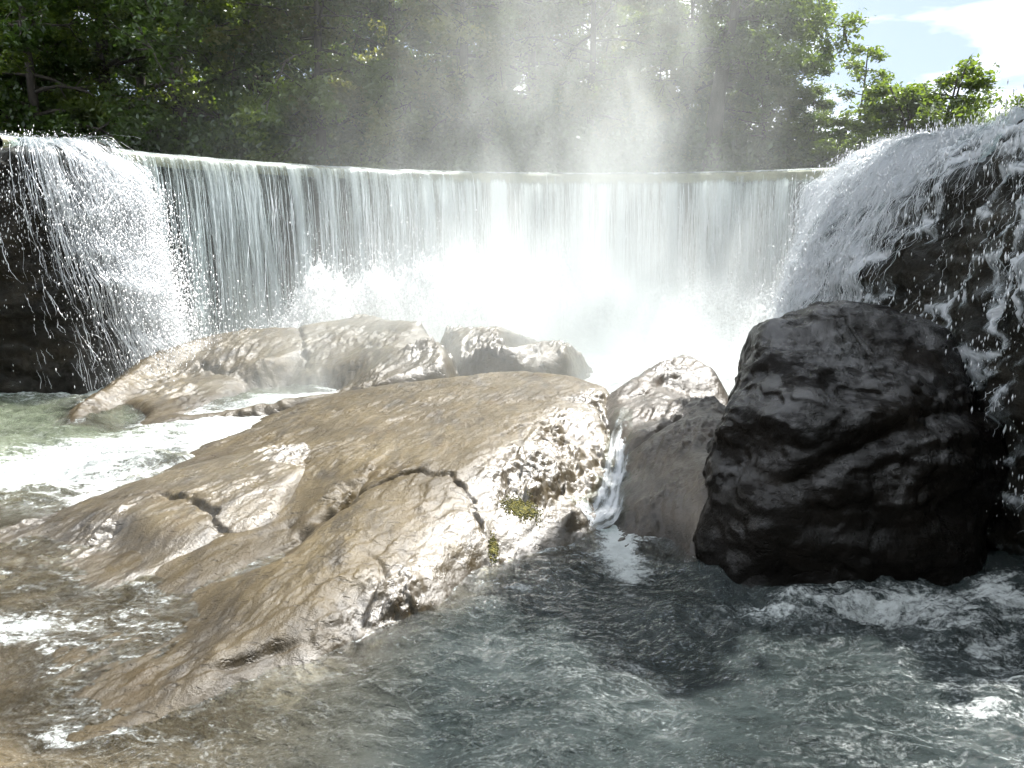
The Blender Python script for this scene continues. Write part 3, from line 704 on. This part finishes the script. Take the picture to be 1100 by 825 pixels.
# narrow chute between the ledge and the rock by the boulder
cpx = [onE(a, b) for a, b in [(670,440),(665,480),(660,520),(650,560),(628,596)]]
cp_, cl_ = spline(cpx, 120)
tg_ = np.gradient(cp_, axis=0); tg_ /= np.linalg.norm(tg_, axis=1)[:, None]
wv = np.linspace(-1, 1, 40)[None]; wd_ = (.13+.16*(cl_/cl_[-1])**1.5)[:, None]*wv
CXx = cp_[:, :1]-tg_[:, 1:]*wd_; CYy = cp_[:, 1:]+tg_[:, :1]*wd_
gz_ = ground_at(CXx, CYy); gm_ = np.convolve(np.pad(np.minimum(gz_.min(1)+.10, gz_.mean(1)), 8, mode='edge'), np.ones(17)/17, 'valid')[:, None]
CZz = np.maximum(.45*gz_+.55*gm_, gz_-.03)+.035+.03*fbm(CXx*6, CYy*4, 1.+0*CXx, 4)
CZz = np.maximum(CZz, .02)
ch = mesh_np('waterfall', np.stack([CXx, CYy, CZz], -1).reshape(-1, 3), grid_faces(120, 40), M['fall_white'],
   attrs={'flow': np.stack([wd_+0*CXx, np.repeat(cl_[:, None], 40, 1), 0*CXx], -1).reshape(-1, 3), 'dens': (.40+.30*sstep(.0, .5, cl_/cl_[-1])[:, None]-.50*np.abs(wv)**2+.25*fbm(wd_*14, CYy*2, 4.+0*CXx, 3)).ravel()})
tag(ch, 'narrow white chute spilling to the pool between the long ledge and grey rock', 'waterfall', 'falls')

# bed, upper river, far bank
t = NT('riverbed'); P = t.world()
M['bed'] = t.surf(t.n('BsdfPrincipled', {'Base Color': t.ramp(t.noise(P, 1.5, 6, .6), [(.3, (.05,.045,.03)), (.7, (.14,.12,.08))]), 'Roughness': .8}))
g = np.linspace(-60, 60, 50); GX, GY = np.meshgrid(g, np.linspace(-20, 26, 30))
bed = mesh_np('riverbed', np.stack([GX, GY, -1.05+.1*perlin(GX*.5, GY*.5, 0)], -1).reshape(-1, 3), grid_faces(30, 50), M['bed']); tag(bed, kind='structure')
t = NT('upper_water'); P = t.world()
b = t.n('Bump', {'Height': t.noise(P, 3, 4, .6), 'Strength': .3, 'Distance': .05})
M['upper'] = t.surf(t.n('BsdfPrincipled', {'Base Color': (.06,.07,.04,1), 'Roughness': .08, 'Normal': b}))
x, y = arc(np.linspace(0, 1, 60), -1.05)
up = np.concatenate([np.stack([x, y, np.full(60, 4.98)], -1), np.stack([x*1.3, np.full(60, 34.), np.full(60, 4.98)], -1)])
upw = mesh_np('upper_river', up, grid_faces(2, 60), M['upper']); tag(upw, kind='structure')
t = NT('bank_soil'); P = t.world()
M['soil'] = t.surf(t.n('BsdfPrincipled', {'Base Color': t.ramp(t.noise(P, 2, 6, .65), [(.3, (.018,.02,.010)), (.7, (.05,.045,.025))]), 'Roughness': .9}))
gx = np.linspace(-90, 110, 201); gy = np.linspace(28.0, 150, 123)
GX, GY = np.meshgrid(gx, gy)
hb = 4.3+1.1*sstep(28.5, 31, GY)+.3*fbm(GX*.2, GY*.2, 0*GX, 4)+sstep(36, 70, GY)*(7*sstep(14, -10, GX)+.8)
bank = mesh_np('far_bank', np.stack([GX, GY, hb], -1).reshape(-1, 3), grid_faces(123, 201), M['soil']); tag(bank, kind='structure')
# side banks beside the river (out of the picture, carry the trees that shade it)
for sgn, nm in ((-1, 'river_bank'), (1, 'river_bank')):
    gx = np.linspace(0, 60, 61); gy = np.linspace(-20, 30, 51); GX, GY = np.meshgrid(gx, gy)
    e = 9.8+ (2.5 if sgn < 0 else 0)
    hb = 4.2+.5*fbm(GX*.15, GY*.15, 0*GX+sgn, 4)+.04*GX
    hb = np.where(GX < .5, -1.2, hb)
    o = mesh_np(nm, np.stack([sgn*(e+GX), GY, hb], -1).reshape(-1, 3), grid_faces(51, 61), M['soil']); tag(o, kind='structure')

# ------------------------------------------------------------------ trees
def leaf_mat(name, c1, c2, tr=.45):
    t = NT(name)
    r = t.attr('shade')
    col = t.mixc(r, (*c1, 1), (*c2, 1))
    df = t.n('BsdfDiffuse', {'Color': col}); tl = t.n('BsdfTranslucent', {'Color': t.mixc(.5, col, (c2[0]*1.3, c2[1]*1.4, c2[2]*.5, 1))})
    gl = t.n('BsdfGlossy', {'Roughness': .35, 'Color': (.9,.95,1,1)})
    return t.surf(t.mixs(.06, t.mixs(tr, df.outputs[0], tl.outputs[0]), gl.outputs[0]))
M['leaf_dark'] = leaf_mat('dark_leaves', (.026,.056,.010), (.09,.15,.022))
M['leaf_mid'] = leaf_mat('green_leaves', (.04,.08,.012), (.16,.21,.03), .6)
M['leaf_bright'] = leaf_mat('sunny_leaves', (.035,.07,.012), (.15,.20,.03), .6)  # greener right-hand leaves, their sunlit brightness put into the colour
M['leaf_pale'] = leaf_mat('autumn_leaves', (.08,.10,.02), (.22,.22,.05), .6)
t = NT('bark'); P = t.world()
M['bark'] = t.surf(t.n('BsdfPrincipled', {'Base Color': t.ramp(t.noise(t.mapping(P, scale=(1,1,.2)), 12, 5, .6), [(.3, (.02,.017,.013)), (.7, (.08,.068,.055))]), 'Roughness': .85}))

def tube(V, Fc, pts, rads, n=7):
    pts = np.array(pts); k0 = len(V)
    for i, (p, r) in enumerate(zip(pts, rads)):
        d = pts[min(i+1, len(pts)-1)]-pts[max(i-1, 0)]; d /= np.linalg.norm(d)+1e-9
        a = np.cross(d, (0.31, .95, .1)); a /= np.linalg.norm(a); b = np.cross(d, a)
        for j in range(n):
            q = 2*math.pi*j/n; V.append(p+r*(math.cos(q)*a+math.sin(q)*b))
    for i in range(len(pts)-1):
        for j in range(n):
            Fc.append((k0+i*n+j, k0+i*n+(j+1) % n, k0+(i+1)*n+(j+1) % n, k0+(i+1)*n+j))
def make_tree(kind, label, H=14., spread=4.5, low=.1, leafsz=.11, nleaf=24000, lm='leaf_dark', seed=1, lean=(0,0), trunk_r=.22, nl=34, cat='tree', clump=.55, part='crown', stems=1):
    rg = np.random.default_rng(seed)
    root = empty(kind, (0,0,0)); tag(root, label, cat)
    V, Fc, tips = [], [], []
    for sI in range(stems):
        a0 = rg.uniform(0, 6.28); sl = np.array([math.cos(a0), math.sin(a0)])*(0 if stems == 1 else .35*H*rg.uniform(.3, .9))
        n = 12; tp = []
        hh = H*(1 if stems == 1 else rg.uniform(.7, 1))
        w = rg.normal(0, .02*H, (n, 2)); w = np.cumsum(w, 0)*.35
        for i in range(n):
            f = i/(n-1)
            tp.append(np.array([lean[0]*f*f*hh+w[i, 0]*f+sl[0]*f, lean[1]*f*f*hh+w[i, 1]*f+sl[1]*f, hh*f-.3*(i == 0)]))
        tube(V, Fc, tp, [trunk_r*(1-.9*(i/(n-1)))*(1.35 if i == 0 else 1)+.012 for i in range(n)], 9)
        for b in range(nl):
            f = low+(1-low)*((b+rg.random())/nl)
            i = f*(n-1); i0 = min(int(i), n-2); base = tp[i0]+(tp[i0+1]-tp[i0])*(i-i0)
            az = b*2.4+rg.uniform(-.5, .5)
            env = math.sin(math.pi*min(1, max(.06, (f-low*.6)/(1.05-low*.6)))**.75)
            Lb = spread*(.35+.75*env)*rg.uniform(.6, 1.15)
            up = rg.uniform(.1, .6)-.35*(1-f)
            d = np.array([math.cos(az), math.sin(az), up]); q = [base]; p = base.copy()
            m = 6
            for s in range(m):
                d = d+rg.normal(0, .16, 3)+np.array([0, 0, -.06]); d /= np.linalg.norm(d); p = p+d*Lb/m; q.append(p.copy())
            r0 = trunk_r*(1-.85*f)*.42+.012
            tube(V, Fc, q, [r0*(1-.85*s/m) for s in range(m+1)], 5)
            for s in range(2, m+1):
                for _ in range(2 if s < m else 3):
                    d2 = d+rg.normal(0, .8, 3); d2 /= np.linalg.norm(d2); e = q[s]+d2*Lb*rg.uniform(.12, .34)
                    tube(V, Fc, [q[s], (q[s]+e)/2+rg.normal(0, .05, 3), e], [r0*.3+.004, r0*.2+.004, .004], 4)
                    tips.append(e); tips.append((q[s]+e)/2)
    mesh_np('trunk' if cat == 'tree' else 'stem', np.array(V), np.array(Fc), M['bark'], parent=root)
    tips = np.array(tips)
    # uneven leafing: some twigs heavy, some nearly bare
    wt = rg.gamma(.9, 1, len(tips)); wt /= wt.sum()
    k = rg.choice(len(tips), nleaf, p=wt)
    off = rg.normal(0, 1, (nleaf, 3)); off *= (clump*rg.random(nleaf)**.6/np.linalg.norm(off, axis=1))[:, None]; off[:, 2] *= .6
    c = tips[k]+off
    sz = leafsz*rg.uniform(.6, 1.3, nleaf)
    nrm = rg.normal(0, 1, (nleaf, 3)); nrm[:, 2] = np.abs(nrm[:, 2])+.5; nrm /= np.linalg.norm(nrm, axis=1)[:, None]
    a = np.cross(nrm, rg.normal(0, 1, (nleaf, 3))); a /= np.linalg.norm(a, axis=1)[:, None]; b = np.cross(nrm, a)
    sz = sz[:, None]
    LV = np.stack([c-a*sz, c-b*sz*.5+nrm*sz*.12, c+a*sz, c+b*sz*.5+nrm*sz*.12], 1).reshape(-1, 3)
    tw = rg.random(len(tips))
    shd = np.repeat(np.clip(.6*tw[k]+.4*rg.random(nleaf), 0, 1), 4)
    mesh_np(part, LV, np.arange(nleaf*4).reshape(-1, 4), M[lm], smooth=False, attrs={'shade': shd}, parent=root)
    return root
def copy_tree(o, loc, rz, sc, label):
    c = o.copy(); COL.objects.link(c); c.location = loc; c.rotation_euler = (0, 0, rz); c.scale = (sc,)*3
    c['label'] = label
    for ch in o.children:
        d = ch.copy(); COL.objects.link(d); d.parent = c
    return c
def bank_z(x, y): return 5.2 if y > 30 else 5.0
def place(o, px, Y, rz, sc, label=None, first=False, group=None, dz=0):
    x = (px-W/2)/F*Y*1.0
    zz = 4.2+1.1*float(sstep(28.5, 31, Y))+float(sstep(36, 70, Y))*(7*float(sstep(14, -10, x))+.8)+dz
    if first:
        o.location = (x, Y, zz); o.rotation_euler = (0, 0, rz); o.scale = (sc,)*3
        r = o
    else: r = copy_tree(o, (x, Y, zz), rz, sc, label)
    if group: r['group'] = group
    if label: r['label'] = label
    return r
tA = make_tree('broadleaf_tree', 'x', 15, 5.0, .04, .105, 44000, 'leaf_dark', 1, nl=40, trunk_r=.24)
tB = make_tree('broadleaf_tree', 'x', 13, 4.4, .03, .10, 42000, 'leaf_mid', 2, nl=38, trunk_r=.2)
tC = make_tree('broadleaf_tree', 'x', 12, 3.8, .03, .095, 34000, 'leaf_pale', 3, nl=34, trunk_r=.16)
G = 'trees on the bank behind the weir'
spots = [(tA,-40,33,.3,1.1,'dark leafy tree at the left edge behind the weir'),
 (tB,60,31.5,1.2,1.0,'tree with pale leaf sprays above the left cliff'),
 (tA,135,35,2.2,1.1,'dark tree standing left of the thick bare trunk'),
 (tA,208,32,4.0,1.15,'dark tree with a thick trunk showing above the left part of the weir'),
 (tB,285,33,.6,1.05,'dark green tree right of the thick trunk'),
 (tB,352,31,3.3,1.0,'bushy tree with pale leaf clumps left of the mist'),
 (tC,425,32,1.9,1.1,'yellowish leafy tree at the left border of the mist plume'),
 (tB,500,33,5.1,1.1,'green tree veiled by the left side of the mist plume'),
 (tB,570,34.5,2.6,1.05,'tree fading into the brightest part of the mist'),
 (tC,632,33.5,.2,1.05,'pale tree at the right part of the mist under the small sky gap'),
  (tB,605,38,3.9,1.15,'green tree directly behind the pale tree, veiled by mist'),
 (tB,655,43,.7,1.15,'tree in the second row behind the right side of the mist'),
 (tA,590,52,2.7,1.2,'far tree deep behind the brightest mist'),
 (tA,715,46,1.7,1.0,'far tree behind the big leaning tree'),
 (tA,20,41,2.0,1.15,'tree in the second row behind the left cliff'),
 (tA,170,43,5.0,1.15,'tree in the second row left of centre'),
 (tA,300,42,.9,1.15,'tree in the second row in the dark wood'),
 (tA,410,44,3.7,1.1,'tree in the second row behind the yellowish tree'),
 (tB,530,43,1.4,1.1,'tree in the second row behind the mist'),
 (tA,-120,38,1.4,1.1,'tree beyond the left edge of the wood'),
 (tA,100,52,1.0,1.1,'far tree deep in the dark wood at left'),
 (tA,240,54,2.0,1.15,'far tree deep in the dark wood, left of centre'),
 (tA,370,53,.4,1.1,'far tree deep in the wood behind the mist edge'),
 (tB,480,55,3.0,1.1,'far tree deep in the wood behind the mist')]
seen = set()
for o, px, Y, rz, sc, lb in spots:
    f = id(o) not in seen; seen.add(id(o))
    place(o, px, Y, rz, sc, lb, f, G)
tG = make_tree('broadleaf_tree', 'x', 7.8, 2.6, .03, .09, 30000, 'leaf_bright', 15, nl=32, trunk_r=.13)
tR = make_tree('broadleaf_tree', 'big tree with a dark leaning trunk at the right end of the wood', 10.8, 3.6, .30, .095, 34000, 'leaf_bright', 8, lean=(.16,0), nl=30, trunk_r=.34, clump=.6)
place(tR, 758, 30.5, 0, 1.0, None, True, G)
place(tB, 728, 33, 4.4, .72, 'green tree behind the leaning trunk', False, G)
place(tC, 700, 31, 2.9, .42, 'low yellowish bushy tree right of the mist plume', False, G)
place(tG, 808, 32, 1.0, .95, 'green tree at the right border of the leaning tree', True, G)
place(tG, 862, 30, 3.9, .42, 'low bright green tree above the right end of the weir', False, G)
place(tA, 810, 31, 5.5, .45, 'low dark tree under the leaning trunk', False, G)
tS = make_tree('slender_tree', 'thin sparsely leaved sapling against the sky', 4.6, 1.0, .25, .08, 2600, 'leaf_mid', 12, nl=18, trunk_r=.05, clump=.3)
place(tS, 908, 31, 0, 1.0, None, True, G)
shr = make_tree('shrub', 'dark green shrub on the sky line right of the sapling', 3.4, 1.3, .05, .075, 14000, 'leaf_bright', 21, nl=12, trunk_r=.05, cat='shrub', clump=.32, part='foliage', stems=5)
GS = 'shrubs on the right bank'
place(shr, 985, 27.5, 0, 1.3, None, True, GS)
place(shr, 945, 29.5, 2.0, 1.15, 'low green shrub just right of the sapling', False, GS)
place(shr, 1035, 30, 4.0, .85, 'small shrub with loose twigs above the right cascade', False, GS)
place(shr, 895, 28.6, 1.0, .7, 'low shrub under the sapling at the right end of the weir', False, GS)
place(shr, 1090, 36, 3.0, 1.1, 'distant shrub tops above the right cascade at the edge', False, GS)
# undergrowth along the bank
rg = np.random.default_rng(5)
n = 130000
ux = rg.uniform(-34, 14, n); uy = 29.3+np.abs(rg.normal(0, 1.0, n))+rg.exponential(3.2, n)
ug = 4.3+1.1*sstep(28.5, 31, uy)+sstep(36, 70, uy)*(7*sstep(14, -10, ux)+.8)
top = .5+2.6*np.clip(.45+fbm(ux*.35, uy*.35, 0*ux, 3), 0.05, 1.4)*np.where(ux > 7, .55, 1)
c = np.stack([ux, uy, ug+top*rg.random(n)], 1)
nrm = rg.normal(0, 1, (n, 3)); nrm /= np.linalg.norm(nrm, axis=1)[:, None]
a = np.cross(nrm, rg.normal(0, 1, (n, 3))); a /= np.linalg.norm(a, axis=1)[:, None]; b = np.cross(nrm, a); sz = .12*rg.uniform(.6, 1.4, n)[:, None]
LV = np.stack([c-a*sz, c-b*sz*.5, c+a*sz, c+b*sz*.5], 1).reshape(-1, 3)
ugo = mesh_np('undergrowth', LV, np.arange(n*4).reshape(-1, 4), M['leaf_dark'], smooth=False, attrs={'shade': np.repeat(rg.random(n), 4)})
tag(ugo, 'dark undergrowth along the far bank under the trees', 'undergrowth', kind='stuff')
# unseen tree added on the right bank to throw shade over the boulder
tO = make_tree('broadleaf_tree', 'added shade tree leaning over the right bank above the cascade, outside the picture', 10.5, 2.5, .6, .19, 36000, 'leaf_dark', 31, lean=(-.25,.35), nl=40, trunk_r=.25)
tO.location = (10.35, 12.0, 4.3)

for i, (x, y, rz, sc) in enumerate([(13,2,0,1.1),(14,-5,2,1.2),(9,-11,1,1.2),(2,-13,3,1.2),(-6,-12,4,1.2),(16,8,5,1.0)]):  # unseen trees added beside and behind the camera to cut the sky light
    copy_tree(tA, (x, y, 4.2 if x > 10 else -.9), rz, sc, 'dark leafy tree added on the near bank, unseen, to block sky light')['group'] = 'added unseen trees on the near bank'
# moss on the wet rock
def moss(px, py, n, rx, ry, label, onf, rock):
    x, y = onf(px, py); rg = np.random.default_rng(int(px))
    p = rg.normal(0, 1, (n, 2))*np.array([rx, ry])+np.array([x, y])
    g = ground_at(p[:, 0], p[:, 1])
    pos = np.stack([p[:, 0], p[:, 1], g+.006], 1); rad = .003+.007*rg.random(n)
    V = pos[:, None, :]+rad[:, None, None]*OCT[None]
    o = mesh_np('moss', V.reshape(-1, 3), (np.arange(n)[:, None, None]*6+OF[None]).reshape(-1, 3), M['moss'])
    tag(o, label, 'moss', kind='stuff')
t = NT('moss'); P = t.world()
M['moss'] = t.surf(t.n('BsdfPrincipled', {'Base Color': t.ramp(t.noise(P, 30, 3, .6), [(.35, (.03,.038,.008)), (.65, (.15,.13,.015))]), 'Roughness': .8}))
moss(560, 546, 1800, .09, .06, 'yellow green moss in the notch of the long ledge', onA, 0)
moss(530, 590, 700, .02, .06, 'green moss at the foot of the dark crack', onA, 0)
moss(672, 418, 700, .06, .05, 'yellow moss on the rock right of the ledge', onE, 0)

# ------------------------------------------------------------------ light
SUN_AZ, SUN_EL = R(35), R(56)           # azimuth clockwise from +Y
sd = Vector((math.sin(SUN_AZ)*math.cos(SUN_EL), math.cos(SUN_AZ)*math.cos(SUN_EL), math.sin(SUN_EL)))
sl = bpy.data.lights.new('sun', 'SUN'); so = bpy.data.objects.new('sun', sl); COL.objects.link(so)
sl.energy = 5.0; sl.angle = R(.5); sl.color = (1, .97, .92)
so.rotation_euler = sd.to_track_quat('Z', 'Y').to_euler(); so.location = (10, 15, 30)
wd = bpy.data.worlds.new('World'); scene.world = wd; wd.use_nodes = True
nt = wd.node_tree; nt.nodes.clear()
out = nt.nodes.new('ShaderNodeOutputWorld'); bg = nt.nodes.new('ShaderNodeBackground')
sky = nt.nodes.new('ShaderNodeTexSky'); sky.sky_type = 'NISHITA'; sky.sun_disc = False
sky.sun_elevation = SUN_EL; sky.sun_rotation = SUN_AZ; sky.altitude = 300; sky.dust_density = .6
tc = nt.nodes.new('ShaderNodeTexCoord')
mp = nt.nodes.new('ShaderNodeMapping'); mp.inputs['Scale'].default_value = (1.6, 1.6, 5.0); mp.inputs['Location'].default_value = (4.1, .5, .66)
nz = nt.nodes.new('ShaderNodeTexNoise'); nz.inputs['Scale'].default_value = 2.2; nz.inputs['Detail'].default_value = 6; nz.inputs['Roughness'].default_value = .5
rp = nt.nodes.new('ShaderNodeValToRGB'); rp.color_ramp.elements[0].position = .42; rp.color_ramp.elements[1].position = .57
mx = nt.nodes.new('ShaderNodeMix'); mx.data_type = 'RGBA'; mx.inputs[7].default_value = (15, 15.3, 15.8, 1)
nt.links.new(tc.outputs['Generated'], mp.inputs[0]); nt.links.new(mp.outputs[0], nz.inputs['Vector']); nt.links.new(nz.outputs[0], rp.inputs[0])
nt.links.new(rp.outputs[0], mx.inputs[0]); veil = nt.nodes.new('ShaderNodeMix'); veil.data_type = 'RGBA'; veil.inputs[0].default_value = .8; veil.inputs[7].default_value = (4.7, 5.6, 7.0, 1)   # thin high cloud
nt.links.new(sky.outputs[0], veil.inputs[6]); nt.links.new(veil.outputs[2], mx.inputs[6]); nt.links.new(mx.outputs[2], bg.inputs[0])
bg.inputs[1].default_value = .06
nt.links.new(bg.outputs[0], out.inputs[0])

# ------------------------------------------------------------------ mist over the foot of the weir
MIST = True
if MIST:
    bx0, bx1, by0, by1, bz0, bz1 = -10.5, 9.5, 13.5, 27.5, .0, 15.0
    bm = bmesh.new(); bmesh.ops.create_cube(bm, size=1)
    for v in bm.verts:
        v.co = Vector((bx0+(v.co.x+.5)*(bx1-bx0), by0+(v.co.y+.5)*(by1-by0), bz0+(v.co.z+.5)*(bz1-bz0)))
    me = bpy.data.meshes.new('haze'); bm.to_mesh(me); bm.free()
    hz = bpy.data.objects.new('haze', me); COL.objects.link(hz)
    tag(hz, 'bright mist drifting up from the foot of the weir', 'mist', kind='stuff')
    t = NT('mist'); P = t.world(); sep = t.n('SeparateXYZ', {'Vector': P}); x, y, z = sep.outputs
    def G_(v, m, s):
        q = t.math('DIVIDE', t.math('SUBTRACT', v, m), s); return t.math('POWER', 2.718, t.math('MULTIPLY', t.math('MULTIPLY', q, q), -1.0))
    # radial distance downstream of the crest
    dx = t.math('SUBTRACT', x, ACX); dy = t.math('SUBTRACT', y, ACY)
    rr = t.math('SQRT', t.math('ADD', t.math('MULTIPLY', dx, dx), t.math('MULTIPLY', dy, dy)))
    oo = t.math('SUBTRACT', AR, rr)
    band = G_(oo, 3.6, 4.0)
    sidex = G_(x, 1.4, 4.5)
    low = t.math('MULTIPLY', t.math('POWER', 2.718, t.math('DIVIDE', z, -1.5)), t.math('MULTIPLY', band, sidex))
    x0 = t.math('ADD', 1.9, t.math('MULTIPLY', z, .02))
    wz = t.math('ADD', 2.4, t.math('MULTIPLY', z, .17))
    colm = t.math('MULTIPLY', G_(x, x0, wz), G_(y, 21.5, 3.0))
    colm = t.math('MULTIPLY', colm, t.math('POWER', 2.718, t.math('DIVIDE', z, -11.0)))
    wide = t.math('MULTIPLY', G_(x, .8, 5.0), t.math('MULTIPLY', G_(y, 21.5, 3.5), t.math('POWER', 2.718, t.math('DIVIDE', z, -7.0))))
    nv = t.mapping(P, rot=(0, R(8), 0), scale=(.5, .5, .24))
    nn = t.noise(nv, 1.0, 4, .6, 1.2)
    nn = t.n('MapRange', {'Value': nn, 'From Min': .36, 'From Max': .66, 'To Min': .1, 'To Max': 1.9}).outputs[0]
    den = t.math('ADD', t.math('MULTIPLY', low, 1.0), t.math('ADD', t.math('MULTIPLY', colm, .095), t.math('MULTIPLY', wide, .018)))
    den = t.math('MULTIPLY', den, nn)
    pv = t.n('VolumePrincipled', {'Color': (.955,.985,.98,1), 'Density': den, 'Anisotropy': .45})
    t.set(t.out.inputs['Volume'], pv)
    me.materials.append(t.m)

# ------------------------------------------------------------------ render settings
scene.view_settings.view_transform = 'Standard'; scene.view_settings.look = 'None'
scene.view_settings.gamma = 1; scene.view_settings.exposure = 1.45
c = scene.cycles
c.use_denoising = True; c.denoiser = 'OPENIMAGEDENOISE'
c.max_bounces = 6; c.diffuse_bounces = 2; c.glossy_bounces = 2; c.transmission_bounces = 2; c.transparent_max_bounces = 14; c.volume_bounces = 3
c.volume_step_rate = 1.6; c.volume_max_steps = 64
c.sample_clamp_indirect = 6; c.sample_clamp_direct = 0
c.use_adaptive_sampling = True; c.adaptive_threshold = .03
